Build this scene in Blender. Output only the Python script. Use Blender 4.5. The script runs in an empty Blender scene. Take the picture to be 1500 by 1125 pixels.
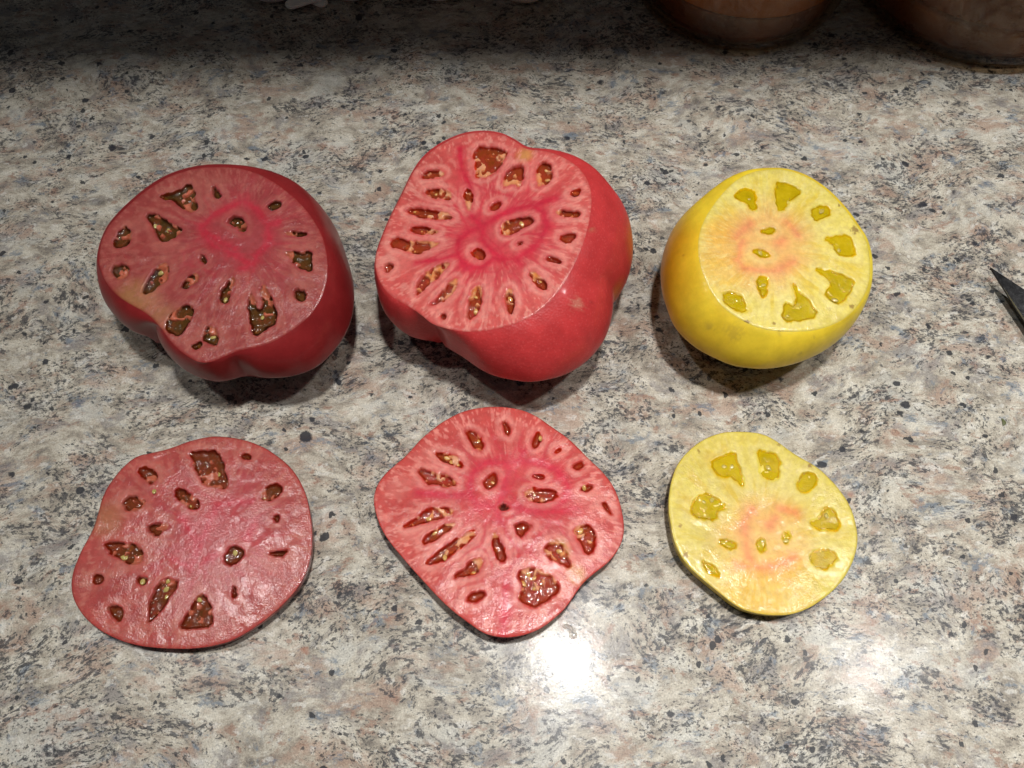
import bpy, bmesh, math, random
import numpy as np
from mathutils import Vector, Matrix

random.seed(7)
RNG = np.random.default_rng(7)
S = bpy.context.scene
COL = S.collection

# ------------------------------------------------------------------ camera
PITCH = math.radians(64.0)
FPX = 1133.0                       # focal length in photo pixels (1500 wide)
HCAM = 0.3146
cam_d = bpy.data.cameras.new('camera')
cam_d.sensor_width = 36.0
cam_d.lens = 36.0 * FPX / 1500.0
cam_d.clip_start = 0.01
cam_d.clip_end = 50.0
cam = bpy.data.objects.new('camera', cam_d)
COL.objects.link(cam)
cam.location = (0, 0, HCAM)
cam.rotation_euler = (math.radians(90) - PITCH, 0, 0)
S.camera = cam

# ------------------------------------------------------------------ world, lamps, exposure
w = bpy.data.worlds.new('World')
S.world = w
w.use_nodes = True
bg = w.node_tree.nodes['Background']
bg.inputs['Color'].default_value = (0.93, 0.95, 1.0, 1)
bg.inputs['Strength'].default_value = 0.055


def ceiling_lamp(x, y, watts, size=0.15, color=(1.0, 0.985, 0.97), z=1.5, spread=180, aim=0.0):
    d = bpy.data.lights.new('ceiling_lamp', 'AREA')
    d.shape = 'DISK'
    d.size = size
    d.energy = watts
    d.color = color
    d.spread = math.radians(spread)
    o = bpy.data.objects.new('ceiling_lamp', d)
    COL.objects.link(o)
    o.location = (x, y, z)
    o.rotation_euler = (math.radians(aim), 0, 0)
    return o


ceiling_lamp(-0.66, 0.285, 4.2, 0.08)
ceiling_lamp(0.12, 0.205, 2.15, 0.11, spread=62, aim=-9)
ceiling_lamp(0.79, 0.19, 3.4, 0.105, spread=80)

S.view_settings.view_transform = 'Standard'
S.view_settings.look = 'None'
S.view_settings.exposure = 0.0
S.view_settings.gamma = 1.0
S.view_settings.use_curve_mapping = False
S.render.engine = 'CYCLES'
S.cycles.max_bounces = 10
S.cycles.transparent_max_bounces = 12

# ------------------------------------------------------------------ geometry helpers
CF = np.array([0, math.cos(PITCH), -math.sin(PITCH)])
CR = np.array([1.0, 0, 0])
CU = np.array([0, math.sin(PITCH), math.cos(PITCH)])
CO = np.array([0, 0, HCAM])


def rays(p):
    p = np.asarray(p, float).reshape(-1, 2)
    return CF + np.outer((p[:, 0] - 750) / FPX, CR) - np.outer((p[:, 1] - 562.5) / FPX, CU)


def on_plane(p, o, n):
    d = rays(p)
    t = np.dot(np.asarray(o) - CO, n) / (d @ n)
    return CO + d * t[:, None]


def to_photo(V):
    """points to photo pixels"""
    d = np.asarray(V) - CO
    k = d @ CF
    return np.stack([750 + FPX * (d @ CR) / k, 562.5 - FPX * (d @ CU) / k], 1)


def at(px, py, z=0.0):
    """a photo pixel to the point of the level at height z that it shows"""
    return on_plane([(px, py)], (0, 0, z), np.array([0, 0, 1.0]))[0]


def vnoise(p, scale, seed=0, octaves=1, rough=0.5):
    """cheap lattice value noise in 2 or 3 D, 0..1"""
    p = np.asarray(p, float)
    tot = np.zeros(len(p)); amp = 1.0; norm = 0.0
    for o in range(octaves):
        q = p * scale + 17.3 * (o + 1) + seed * 5.77
        i = np.floor(q).astype(np.int64); f = q - i
        f = f * f * (3 - 2 * f)
        D = p.shape[1]; acc = np.zeros(len(p))
        for c in range(2 ** D):
            h = np.full(len(p), seed * 374761393 + o * 668265263, dtype=np.int64); wgt = np.ones(len(p))
            for k in range(D):
                b = (c >> k) & 1
                h = (h ^ ((i[:, k] + b) * (73856093, 19349663, 83492791)[k])) * 1274126177 & 0x7fffffff
                wgt = wgt * (f[:, k] if b else 1 - f[:, k])
            h = (h ^ (h >> 13)) * 1103515245 & 0x7fffffff
            acc += wgt * (((h >> 8) & 0xffff) / 65535.0)
        tot += amp * acc; norm += amp; amp *= rough; scale *= 2.03
    return tot / norm


def sstep(a, b, x):
    t = np.clip((x - a) / (b - a), 0, 1)
    return t * t * (3 - 2 * t)


def chaikin(p, n=2):
    p = np.asarray(p, float)
    for _ in range(n):
        q = np.roll(p, -1, 0)
        p = np.stack([0.75 * p + 0.25 * q, 0.25 * p + 0.75 * q], 1).reshape(-1, 2)
    return p


def seg_dist(P, a, b):
    ab = b - a
    t = np.clip(((P - a) @ ab) / max(ab @ ab, 1e-12), 0, 1)
    return np.hypot(*(P - a - t[:, None] * ab).T)


def poly_sdf(P, poly):
    """signed distance, negative inside"""
    d = np.full(len(P), 1e9); inside = np.zeros(len(P), bool)
    n = len(poly)
    for i in range(n):
        a, b = poly[i], poly[(i + 1) % n]
        d = np.minimum(d, seg_dist(P, a, b))
        c = (a[1] > P[:, 1]) != (b[1] > P[:, 1])
        if c.any():
            xx = (b[0] - a[0]) * (P[:, 1] - a[1]) / (b[1] - a[1] + 1e-15) + a[0]
            inside ^= c & (P[:, 0] < xx)
    return np.where(inside, -d, d)


def polar(poly, n, smooth=3):
    """outline about its centroid: centre, radius for n even angles"""
    p = chaikin(poly, 2)
    c = p.mean(0)
    x, y = p[:, 0], p[:, 1]
    x2, y2 = np.roll(x, -1), np.roll(y, -1)
    cr = x * y2 - x2 * y; A = cr.sum() / 2
    c = np.array([((x + x2) * cr).sum(), ((y + y2) * cr).sum()]) / (6 * A)
    nx = np.roll(p, -1, 0)
    dense = np.concatenate([p + (nx - p) * t for t in np.linspace(0, 1, 12, endpoint=False)])
    d = dense - c
    a = np.arctan2(d[:, 1], d[:, 0]); r = np.hypot(d[:, 0], d[:, 1])
    o = np.argsort(a)
    th = np.linspace(-math.pi, math.pi, n, endpoint=False)
    R = np.interp(th, a[o], r[o], period=2 * math.pi)
    for _ in range(smooth):
        R = (np.roll(R, 1) + 2 * R + np.roll(R, -1)) / 4
    return c, th, R


def mesh_np(name, V, F, mat, parent=None, smooth=True, color=None, loc=None):
    me = bpy.data.meshes.new(name)
    V = np.asarray(V, float)
    me.from_pydata([tuple(v) for v in V.tolist()], [], [tuple(f) for f in (F.tolist() if isinstance(F, np.ndarray) else F)])
    if smooth:
        me.polygons.foreach_set('use_smooth', [True] * len(me.polygons))
    if color is not None:
        at_ = me.attributes.new('tint', 'FLOAT_COLOR', 'POINT')
        c4 = np.ones((len(V), 4), np.float32); c4[:, :3] = color
        at_.data.foreach_set('color', c4.ravel())
    me.materials.append(mat)
    me.update()
    o = bpy.data.objects.new(name, me)
    COL.objects.link(o)
    if parent is not None:
        o.parent = parent
        o.matrix_parent_inverse = Matrix.Translation(-Vector(parent.location))
    return o


def bm_obj(name, bm, mat, parent=None, smooth=True):
    me = bpy.data.meshes.new(name)
    bm.to_mesh(me); bm.free()
    if smooth:
        me.polygons.foreach_set('use_smooth', [True] * len(me.polygons))
    me.materials.append(mat)
    o = bpy.data.objects.new(name, me)
    COL.objects.link(o)
    if parent is not None:
        o.parent = parent
        o.matrix_parent_inverse = Matrix.Translation(-Vector(parent.location))
    return o


def tag(o, label, cat, group=None):
    o['label'] = label; o['category'] = cat
    if group:
        o['group'] = group
    return o


def thing(name, label, cat, loc, group=None):
    o = bpy.data.objects.new(name, None)
    o.empty_display_size = 0.02
    o.location = loc
    COL.objects.link(o)
    return tag(o, label, cat, group)


def lathe(prof, n=64):
    """closed profile [(r, z)...] revolved about z; ends at r = 0 are poles"""
    bm = bmesh.new()
    rows = []
    for r, z in prof:
        if r < 1e-6:
            rows.append([bm.verts.new((0, 0, z))])
        else:
            rows.append([bm.verts.new((r * math.cos(2 * math.pi * k / n), r * math.sin(2 * math.pi * k / n), z)) for k in range(n)])
    for a, b in zip(rows, rows[1:]):
        for k in range(n):
            k2 = (k + 1) % n
            if len(a) == 1 and len(b) == 1:
                continue
            if len(a) == 1:
                bm.faces.new((a[0], b[k], b[k2]))
            elif len(b) == 1:
                bm.faces.new((a[k], b[0], a[k2]))
            else:
                bm.faces.new((a[k], b[k], b[k2], a[k2]))
    bmesh.ops.recalc_face_normals(bm, faces=bm.faces)
    return bm


# ------------------------------------------------------------------ material helpers
class NT:
    def __init__(s, name):
        s.m = bpy.data.materials.new(name)
        s.m.use_nodes = True
        s.t = s.m.node_tree
        s.t.nodes.clear()
        s.out = s.t.nodes.new('ShaderNodeOutputMaterial')

    def n(s, typ, **kw):
        x = s.t.nodes.new('ShaderNode' + typ)
        for k, v in kw.items():
            setattr(x, k, v)
        return x

    def link(s, a, b):
        s.t.links.new(a, b)

    def put(s, sock, v):
        if isinstance(v, bpy.types.NodeSocket):
            s.link(v, sock)
        elif v is not None:
            if isinstance(v, (tuple, list)) and len(v) == 3 and sock.type == 'RGBA':
                v = (*v, 1)
            sock.default_value = v

    def noise(s, vec, scale, detail=2, rough=0.5, dist=0.0, col=False):
        x = s.n('TexNoise')
        s.put(x.inputs['Vector'], vec)
        x.inputs['Scale'].default_value = scale
        x.inputs['Detail'].default_value = detail
        x.inputs['Roughness'].default_value = rough
        x.inputs['Distortion'].default_value = dist
        return x.outputs['Color' if col else 'Fac']

    def voro(s, vec, scale, rnd=1.0, feature='F1', out='Distance'):
        x = s.n('TexVoronoi', feature=feature)
        s.put(x.inputs['Vector'], vec)
        x.inputs['Scale'].default_value = scale
        x.inputs['Randomness'].default_value = rnd
        return x.outputs[out] if out else x

    def step(s, v, a, b, lo=0.0, hi=1.0):
        x = s.n('MapRange', interpolation_type='SMOOTHSTEP')
        s.put(x.inputs[0], v)
        for i, q in zip((1, 2, 3, 4), (a, b, lo, hi)):
            s.put(x.inputs[i], q)
        return x.outputs[0]

    def math(s, op, a, b=None):
        x = s.n('Math', operation=op)
        s.put(x.inputs[0], a)
        if b is not None:
            s.put(x.inputs[1], b)
        return x.outputs[0]

    def vmath(s, op, a, b=None, scale=None):
        x = s.n('VectorMath', operation=op)
        s.put(x.inputs[0], a)
        if b is not None:
            s.put(x.inputs[1], b)
        if scale is not None:
            s.put(x.inputs['Scale'], scale)
        return x.outputs[0]

    def mix(s, f, a, b, mode='MIX'):
        x = s.n('Mix', data_type='RGBA', blend_type=mode)
        s.put(x.inputs[0], f); s.put(x.inputs[6], a); s.put(x.inputs[7], b)
        return x.outputs[2]

    def ramp(s, f, stops):
        x = s.n('ValToRGB')
        s.put(x.inputs[0], f)
        e = x.color_ramp.elements
        while len(e) < len(stops):
            e.new(0.5)
        for k, (p, c) in zip(e, stops):
            k.position = p; k.color = (*c, 1)
        return x.outputs[0]

    def bump(s, h, strength, dist, normal=None):
        x = s.n('Bump')
        s.put(x.inputs['Height'], h)
        x.inputs['Strength'].default_value = strength
        x.inputs['Distance'].default_value = dist
        if normal is not None:
            s.put(x.inputs['Normal'], normal)
        return x.outputs[0]

    def bsdf(s, **kw):
        x = s.n('BsdfPrincipled')
        for k, v in kw.items():
            s.put(x.inputs[k.replace('_', ' ')], v)
        return x

    def done(s, shader):
        s.link(shader, s.out.inputs['Surface'])
        return s.m

    def obj(s):
        return s.n('TexCoord').outputs['Object']


def granite_material():
    t = NT('granite')
    p = t.obj()
    warp = t.vmath('SCALE', t.vmath('SUBTRACT', t.noise(p, 14, 3, 0.55, col=True), (0.5, 0.5, 0.5)), scale=0.03)
    w1 = t.vmath('ADD', p, warp)
    mp = t.n('Mapping')
    t.link(w1, mp.inputs['Vector'])
    mp.inputs['Rotation'].default_value = (0, 0, math.radians(-24))
    mp.inputs['Scale'].default_value = (0.72, 1.1, 1.0)
    q = mp.outputs[0]
    off = lambda a, b, c: t.vmath('ADD', q, (a, b, c))
    # creamy ground with grey clouds
    base = t.ramp(t.noise(q, 120, 8, 0.74), [
        (0.33, (0.19, 0.17, 0.145)), (0.44, (0.38, 0.34, 0.275)), (0.52, (0.53, 0.485, 0.395)), (0.64, (0.68, 0.645, 0.55))])
    base = t.mix(t.step(t.noise(off(3, 1, 0), 42, 6, 0.65), 0.52, 0.64, 0, 0.55), base, (0.58, 0.58, 0.53))
    # pinkish tan feldspar, in big soft areas and small grains
    base = t.mix(t.step(t.noise(off(7, 2, 0), 62, 8, 0.72), 0.50, 0.62, 0, 0.62), base, (0.41, 0.27, 0.20))
    base = t.mix(t.step(t.noise(off(1, 9, 0), 150, 6, 0.7), 0.57, 0.65, 0, 0.72), base, (0.33, 0.195, 0.14))
    # grey and blue quartz
    base = t.mix(t.step(t.noise(off(4, 4, 1), 70, 8, 0.75), 0.52, 0.62, 0, 0.62), base, (0.23, 0.215, 0.215))
    base = t.mix(t.step(t.noise(off(9, 5, 2), 105, 8, 0.75), 0.55, 0.64, 0, 0.7), base, (0.145, 0.195, 0.25))
    # pale crystals over it
    base = t.mix(t.step(t.noise(off(6, 8, 2), 230, 4, 0.6), 0.58, 0.67, 0, 0.6), base, (0.72, 0.70, 0.64))
    # dark flecks in clusters, fine and coarse
    mask = t.step(t.noise(off(2, 6, 3), 46, 6, 0.68), 0.44, 0.60)
    mask2 = t.step(t.noise(off(12, 3, 3), 30, 4, 0.6), 0.42, 0.60)
    d1 = t.math('SUBTRACT', t.noise(off(5, 5, 5), 470, 8, 0.74, 0.3), t.step(mask, 0, 1, 0.63, 0.515))
    base = t.mix(t.step(d1, -0.03, 0.04, 0, 0.82), base, (0.045, 0.048, 0.057))
    d2 = t.math('SUBTRACT', t.noise(off(8, 1, 5), 820, 4, 0.65, 0.2), t.step(mask2, 0, 1, 0.645, 0.54))
    base = t.mix(t.step(d2, -0.01, 0.05, 0, 0.8), base, (0.045, 0.047, 0.052))
    d3 = t.math('SUBTRACT', t.noise(off(15, 4, 7), 210, 8, 0.78), t.step(mask, 0, 1, 0.69, 0.585))
    base = t.mix(t.step(d3, -0.03, 0.05, 0, 0.75), base, (0.055, 0.052, 0.056))
    # fine grain
    g = t.noise(p, 1500, 3, 0.7)
    base = t.mix(1.0, base, t.ramp(g, [(0.3, (0.62, 0.62, 0.62)), (0.7, (1.20, 1.20, 1.20))]), 'MULTIPLY')
    # separate round dark grains
    wob = t.vmath('SCALE', t.vmath('SUBTRACT', t.noise(p, 240, 4, 0.6, col=True), (0.5, 0.5, 0.5)), scale=0.005)
    pv = t.vmath('MULTIPLY', t.vmath('ADD', p, wob), (1, 1, 0))
    for sc, r0, keep, dark in ((50, 0.15, 0.55, (0.03, 0.031, 0.04)), (95, 0.20, 0.6, (0.035, 0.037, 0.044)), (170, 0.24, 0.55, (0.04, 0.042, 0.046))):
        v = t.voro(t.vmath('ADD', pv, (sc * 0.013, sc * 0.007, 0)), sc, 1.0, out=None)
        sep = t.n('SeparateColor')
        t.link(v.outputs['Color'], sep.inputs[0])
        rad = t.math('MULTIPLY', t.step(sep.outputs[0], keep, 1.0, 0.0, 1.0), r0)
        dd = t.math('SUBTRACT', rad, v.outputs['Distance'])
        base = t.mix(t.step(dd, -0.01, 0.04, 0, 0.93), base, dark)
    # a few rusty grains
    v = t.voro(t.vmath('ADD', pv, (0.37, 0.21, 0)), 48, 1.0, out=None)
    sep = t.n('SeparateColor')
    t.link(v.outputs['Color'], sep.inputs[0])
    rad = t.math('MULTIPLY', t.step(sep.outputs[1], 0.8, 1.0), 0.15)
    base = t.mix(t.step(t.math('SUBTRACT', rad, v.outputs['Distance']), 0.0, 0.06, 0, 0.65), base, (0.36, 0.155, 0.095))
    # worn polish: smudges, pits and a fine ripple break up the gloss
    rough = t.math('ADD', t.step(t.noise(p, 22, 5, 0.65), 0.35, 0.68, 0.20, 0.31), t.step(t.noise(p, 420, 4, 0.7), 0.5, 0.72, 0, 0.08))
    h = t.math('ADD', t.noise(p, 160, 6, 0.7), t.math('MULTIPLY', t.noise(p, 1100, 2, 0.6), 0.35))
    nrm = t.bump(h, 0.07, 0.0006)
    b = t.bsdf(Base_Color=base, Roughness=rough, Normal=nrm, Coat_Weight=0.06, Coat_Roughness=0.11, Coat_Normal=nrm, Specular_IOR_Level=0.11)
    b.inputs['IOR'].default_value = 1.45
    return t.done(b.outputs[0])


def flesh_material(name, grain=1.0, coat=0.42, sss=0.4, radius=(0.006, 0.0015, 0.0012), mott=((0.88, 0.86, 0.86), (1.10, 1.14, 1.14))):
    t = NT(name)
    p = t.obj()
    a = t.n('Attribute', attribute_name='tint').outputs['Color']
    c = t.mix(1.0, a, t.ramp(t.noise(p, 420, 5, 0.65), [(0.32, mott[0]), (0.68, mott[1])]), 'MULTIPLY')
    # wet cut cells: the body is soft, the film of juice over it sparkles
    wet = t.step(t.noise(p, 70, 3, 0.6), 0.36, 0.62)
    hh = t.math('ADD', t.noise(p, 1300, 2, 0.6), t.math('MULTIPLY', t.noise(p, 380, 2, 0.5), 0.18))
    hh = t.math('MULTIPLY', hh, t.step(wet, 0, 1, 0.35, 1.0))
    film = t.bump(hh, 0.24 * grain, 0.0006)
    b = t.bsdf(Base_Color=c, Roughness=0.4, Normal=film, Specular_IOR_Level=0.15, Coat_Weight=t.step(wet, 0, 1, coat * 0.5, coat), Coat_Roughness=0.13,
               Coat_Normal=film, Subsurface_Weight=sss, Subsurface_Radius=tuple(radius), Subsurface_Scale=1.0)
    b.inputs['Subsurface Radius'].default_value = radius
    return t.done(b.outputs[0])


def skin_material(name, rough=0.28, coat=0.35, dots=(1.25, 1.2, 1.1), speck=0.5, bump=0.10):
    t = NT(name)
    p = t.obj()
    a = t.n('Attribute', attribute_name='tint').outputs['Color']
    c = t.mix(1.0, a, t.ramp(t.noise(p, 120, 4, 0.6), [(0.3, (0.86, 0.84, 0.84)), (0.7, (1.12, 1.12, 1.12))]), 'MULTIPLY')
    c = t.mix(t.step(t.voro(p, 760), 0.12, 0.38, speck, 0.0), c, t.mix(1.0, c, dots, 'MULTIPLY'))
    h = t.math('ADD', t.noise(p, 300, 4, 0.6), t.math('MULTIPLY', t.voro(p, 1100), 0.5))
    n = t.bump(h, bump, 0.0008)
    b = t.bsdf(Base_Color=c, Roughness=rough, Normal=n, Coat_Weight=coat, Coat_Roughness=0.12, Specular_IOR_Level=0.3, IOR=1.33,
               Subsurface_Weight=0.12, Subsurface_Scale=1.0)
    b.inputs['Subsurface Radius'].default_value = (0.003, 0.001, 0.0008)
    return t.done(b.outputs[0])


def gel_material(name, stops, clear=0.35, tint=(0.75, 0.5, 0.2)):
    t = NT(name)
    p = t.obj()
    c = t.ramp(t.noise(p, 170, 4, 0.6, 0.5), stops)
    n = t.bump(t.noise(p, 380, 3, 0.6), 0.5, 0.0007)
    b = t.bsdf(Base_Color=c, Roughness=0.3, Normal=n, Specular_IOR_Level=0.0)
    full = t.n('Attribute', attribute_name='tint').outputs['Fac']
    tr = t.n('BsdfTransparent')
    tr.inputs[0].default_value = (*tint, 1)
    gl = t.n('BsdfGlossy')
    gl.inputs['Roughness'].default_value = 0.06
    t.link(n, gl.inputs['Normal'])
    m1 = t.n('MixShader')
    t.put(m1.inputs[0], t.step(full, 0, 1, 1.0, clear))
    t.link(b.outputs[0], m1.inputs[1]); t.link(tr.outputs[0], m1.inputs[2])
    fr = t.n('Fresnel')
    fr.inputs[0].default_value = 1.38
    t.link(n, fr.inputs['Normal'])
    m2 = t.n('MixShader')
    t.link(fr.outputs[0], m2.inputs[0])
    t.link(m1.outputs[0], m2.inputs[1]); t.link(gl.outputs[0], m2.inputs[2])
    return t.done(m2.outputs[0])


def plain_material(name, col, rough=0.4, metal=0.0, var=0.12, scale=200, bump=0.05, coat=0.0):
    t = NT(name)
    p = t.obj()
    f = t.noise(p, scale, 4, 0.6)
    lo = tuple(v * (1 - var) for v in col); hi = tuple(min(1, v * (1 + var)) for v in col)
    b = t.bsdf(Base_Color=t.ramp(f, [(0.3, lo), (0.7, hi)]), Roughness=t.step(f, 0.3, 0.7, rough * 0.85, rough * 1.15),
               Metallic=metal, Normal=t.bump(f, bump, 0.0005), Coat_Weight=coat)
    return t.done(b.outputs[0])


def tinted_glass(name, tint, rough=0.04, ior=1.5):
    t = NT(name)
    p = t.obj()
    tr = t.n('BsdfTransparent')
    t.put(tr.inputs[0], t.ramp(t.noise(p, 30, 3, 0.5), [(0.3, tuple(v * 0.9 for v in tint)), (0.7, tuple(min(1, v * 1.1) for v in tint))]))
    gl = t.n('BsdfGlossy')
    gl.inputs['Roughness'].default_value = rough
    fr = t.n('LayerWeight')
    fac = t.math('ADD', t.math('MULTIPLY', t.math('POWER', fr.outputs['Facing'], 4.0), 0.7), 0.05)
    m = t.n('MixShader')
    t.link(fac, m.inputs[0]); t.link(tr.outputs[0], m.inputs[1]); t.link(gl.outputs[0], m.inputs[2])
    return t.done(m.outputs[0])


def wood_material():
    t = NT('cabinet_wood')
    mp = t.n('Mapping')
    t.link(t.obj(), mp.inputs['Vector'])
    mp.inputs['Scale'].default_value = (14, 14, 1.2)
    f = t.noise(mp.outputs[0], 3.0, 5, 0.6, 0.8)
    b = t.bsdf(Base_Color=t.ramp(f, [(0.3, (0.055, 0.027, 0.014)), (0.7, (0.11, 0.058, 0.03))]), Roughness=0.4,
               Normal=t.bump(f, 0.1, 0.001))
    return t.done(b.outputs[0])


# ------------------------------------------------------------------ the setting
def box_bm(x0, x1, y0, y1, z0, z1, bev=0.0):
    bm = bmesh.new()
    bmesh.ops.create_cube(bm, size=1.0)
    for v in bm.verts:
        v.co = ((x0 + x1) / 2 + v.co.x * (x1 - x0), (y0 + y1) / 2 + v.co.y * (y1 - y0), (z0 + z1) / 2 + v.co.z * (z1 - z0))
    if bev:
        bmesh.ops.bevel(bm, geom=list(bm.edges), offset=bev, segments=3, affect='EDGES', profile=0.5)
    return bm


counter = bm_obj('countertop', box_bm(-0.95, 0.95, -0.16, 0.70, -0.032, 0.0, 0.006), granite_material(), smooth=False)
counter['kind'] = 'structure'
WOOD = wood_material()
cab = bm_obj('wall_cabinet', box_bm(-0.95, 0.95, 0.318, 0.70, 0.46, 1.36, 0.003), WOOD, smooth=False)
cab['kind'] = 'structure'
for k in range(4):
    x0 = -0.93 + k * 0.466
    bm_obj('cabinet_door', box_bm(x0, x0 + 0.455, 0.300, 0.317, 0.463, 1.35, 0.003), WOOD, cab, smooth=False)

# ------------------------------------------------------------------ cut tomatoes
NA, NR = 720, 118


def build_face(spec, origin, normal, to_px, pal, seed):
    """cut surface as a polar grid in its own plane, hollowed at every seed chamber.
    returns the pieces needed to make the objects"""
    n = np.asarray(normal, float); n /= np.linalg.norm(n)
    u = np.cross([0, 1.0, 0], n); u /= np.linalg.norm(u)
    v = np.cross(n, u)
    o = np.asarray(origin, float)

    def loc(pts):
        q = on_plane(to_px(pts), o, n) - o
        return np.stack([q @ u, q @ v], 1)

    c, th, R = polar(loc(spec['cut']), NA)
    R = R * (1 + 0.006 * (vnoise(np.stack([np.cos(th), np.sin(th)], 1) * 3, 2.0, seed, 2) - 0.5))
    s = np.linspace(0.0, 1.0, NR) ** 0.92
    s[0] = 0.004
    P = c + (s[:, None, None] * R[None, :, None]) * np.stack([np.cos(th), np.sin(th)], 1)[None]
    P = P.reshape(-1, 2)
    locs = [chaikin(loc(q), 1) for q in spec['loc']]
    wob = (vnoise(P, 480, seed + 3, 2) - 0.5) * 0.0012
    SD = np.stack([poly_sdf(P, q) for q in locs]) + wob - spec.get('grow', 0.0004)
    so = np.sort(SD, 0)
    d1, d2 = so[0], so[1]
    edge = (1 - (np.hypot(*(P - c).T) / np.tile(R, (NR, 1)).ravel())) * np.tile(R, (NR, 1)).ravel()
    # core (placenta) lines
    cd = np.full(len(P), 1.0)
    core_pts = []
    for line in spec['core']:
        L = loc(line); core_pts.append(L)
        for a, b in zip(L, L[1:]):
            cd = np.minimum(cd, seg_dist(P, a, b))
    cc = np.concatenate(core_pts).mean(0)
    cd = cd + (vnoise(P, 260, seed + 9, 3) - 0.5) * 0.0022
    rad = np.hypot(*(P - cc).T)
    ang = np.arctan2(*(P - cc).T[::-1])
    Rm = R.mean()
    # height: gently uneven cut, soft lip at the rim, hollow chambers
    z = (vnoise(P, 45, seed, 3) - 0.5) * spec.get('wavy', 0.0010) + (vnoise(P, 240, seed + 1, 2) - 0.5) * 0.00022
    z -= 0.0003 * np.exp(-edge / 0.0004)
    cav = sstep(0.0004, -0.0014, d1)
    dep = spec.get('depth', 0.0036)
    floor = vnoise(P, 330, seed + 5, 2)
    z -= cav * dep * (0.55 + 0.5 * floor)
    # pulp standing in the chambers, mostly on the core side
    k_in = np.argmin(SD, 0)
    lc = np.array([q.mean(0) for q in locs])
    lr = np.array([np.hypot(*(q - q.mean(0)).T).max() for q in locs])
    tow = (cc - lc); tow /= np.linalg.norm(tow, axis=1)[:, None] + 1e-9
    side = ((P - lc[k_in]) * tow[k_in]).sum(1) / lr[k_in]
    pulp = sstep(0.50, 0.68, vnoise(P, 420, seed + 6, 2) + 0.30 * side) * cav * (lr[k_in] > 0.004) * pal.get('pulpf', 1.0)
    z += pulp * dep * 0.72
    # ---- colours
    C = np.empty((len(P), 3))
    A = lambda k: np.array(pal[k])
    m = vnoise(P, 70, seed + 11, 4)[:, None]
    C[:] = A('flesh') * (0.86 + 0.28 * m)
    outer = sstep(0.45, 0.85, rad / Rm)[:, None]
    C = C * (1 - outer * 0.6) + A('outer') * (0.88 + 0.24 * m) * outer * 0.6
    # broad sectors of deeper and paler flesh that run out from the core
    sect = vnoise(np.stack([ang * 6.5 + (m[:, 0] - 0.5) * 1.5, rad * 45], 1), 1.0, seed + 19, 3)
    band = sstep(0.22, 0.5, rad / Rm) * sstep(0.001, 0.007, edge)
    f = (sstep(0.50, 0.68, sect) * band * pal.get('sect', 0.5))[:, None]
    C = C * (1 - f) + A('deep') * f
    f = (sstep(0.48, 0.32, sect) * band * pal.get('sect', 0.5) * 0.55)[:, None]
    C = C * (1 - f) + A('pale') * f
    # ring-shaped blush
    if 'blush' in spec:
        for (bx, by, br, bc, bf) in spec['blush']:
            q = loc([(bx, by), (bx + br, by)])
            bd = np.hypot(*(P - q[0]).T) / np.hypot(*(q[1] - q[0]))
            f = (sstep(1.15, 0.25, bd + (m[:, 0] - 0.5) * 0.7) * bf)[:, None]
            C = C * (1 - f) + np.array(bc) * f
    # fibres: pale flecks that run outwards
    fib = vnoise(np.stack([ang * 26, rad * 260], 1), 1.0, seed + 13, 3)
    f = (sstep(0.53, 0.72, fib) * pal.get('fib', 0.5) * sstep(0.15, 0.5, rad / Rm))[:, None]
    C = C * (1 - f) + A('pale') * f
    dash = vnoise(np.stack([ang * 48, rad * 420], 1), 1.0, seed + 14, 2)
    f = (sstep(0.60, 0.74, dash) * sstep(0.012, 0.004, edge) * pal.get('dash', 0.5))[:, None]
    C = C * (1 - f) + A('pale') * f
    # pale wall round each chamber, redder seams between the walls
    f = (np.exp(-((d1 - 0.0019) / 0.0011) ** 2) * (0.35 + 0.9 * vnoise(P, 190, seed + 15, 2)) * pal.get('wall', 0.45))[:, None]
    C = C * (1 - np.clip(f, 0, 1)) + A('pale') * np.clip(f, 0, 1)
    seam = np.exp(-((d2 - d1) / 0.0011) ** 2) * sstep(0.0012, 0.003, d1) * sstep(1.0, 0.3, rad / Rm) * pal.get('seam', 0.4)
    f = np.clip(seam, 0, 1)[:, None]
    C = C * (1 - f) + A('core') * f
    f = (np.exp(-(np.maximum(cd, 0) / pal.get('corew', 0.0024)) ** 1.4) * pal.get('coref', 0.85) * sstep(-0.0002, 0.0014, d1))[:, None]
    C = C * (1 - f) + A('core') * (0.85 + 0.3 * m) * f
    # skin-side rim
    f = np.exp(-np.maximum(edge - 0.0001, 0) / 0.0005)[:, None] * 0.5
    C = C * (1 - f) + A('rim') * f
    # inside the chambers
    fi = sstep(0.0004, -0.0009, d1 + (vnoise(P, 800, seed + 23, 2) - 0.5) * 0.0008)[:, None]
    inn = A('inner') * (0.7 + 0.6 * m)
    C = C * (1 - fi) + inn * fi
    f = np.clip(pulp * 0.9, 0, 1)[:, None]
    pm = vnoise(P, 300, seed + 21, 2)[:, None]
    C = C * (1 - f) + (A('pulp') * pm + A('pulp2') * (1 - pm)) * f
    # marks with a shape of their own
    for (bx, by, br, bc) in spec.get('marks', []):
        q = loc([(bx, by), (bx + br, by)])
        bd = np.hypot(*(P - q[0]).T) / np.hypot(*(q[1] - q[0])) + (vnoise(P, 1500, seed + 31, 2) - 0.5) * 1.3
        f = (sstep(1.0, 0.55, bd) * 0.75)[:, None]
        C = C * (1 - f) + np.array(bc) * f
    W3 = lambda p2, h: o + np.outer(p2[:, 0], u) + np.outer(p2[:, 1], v) + np.outer(h, n)
    ids = np.arange(NR * NA).reshape(NR, NA)
    nx = np.roll(ids, -1, 1)
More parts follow.
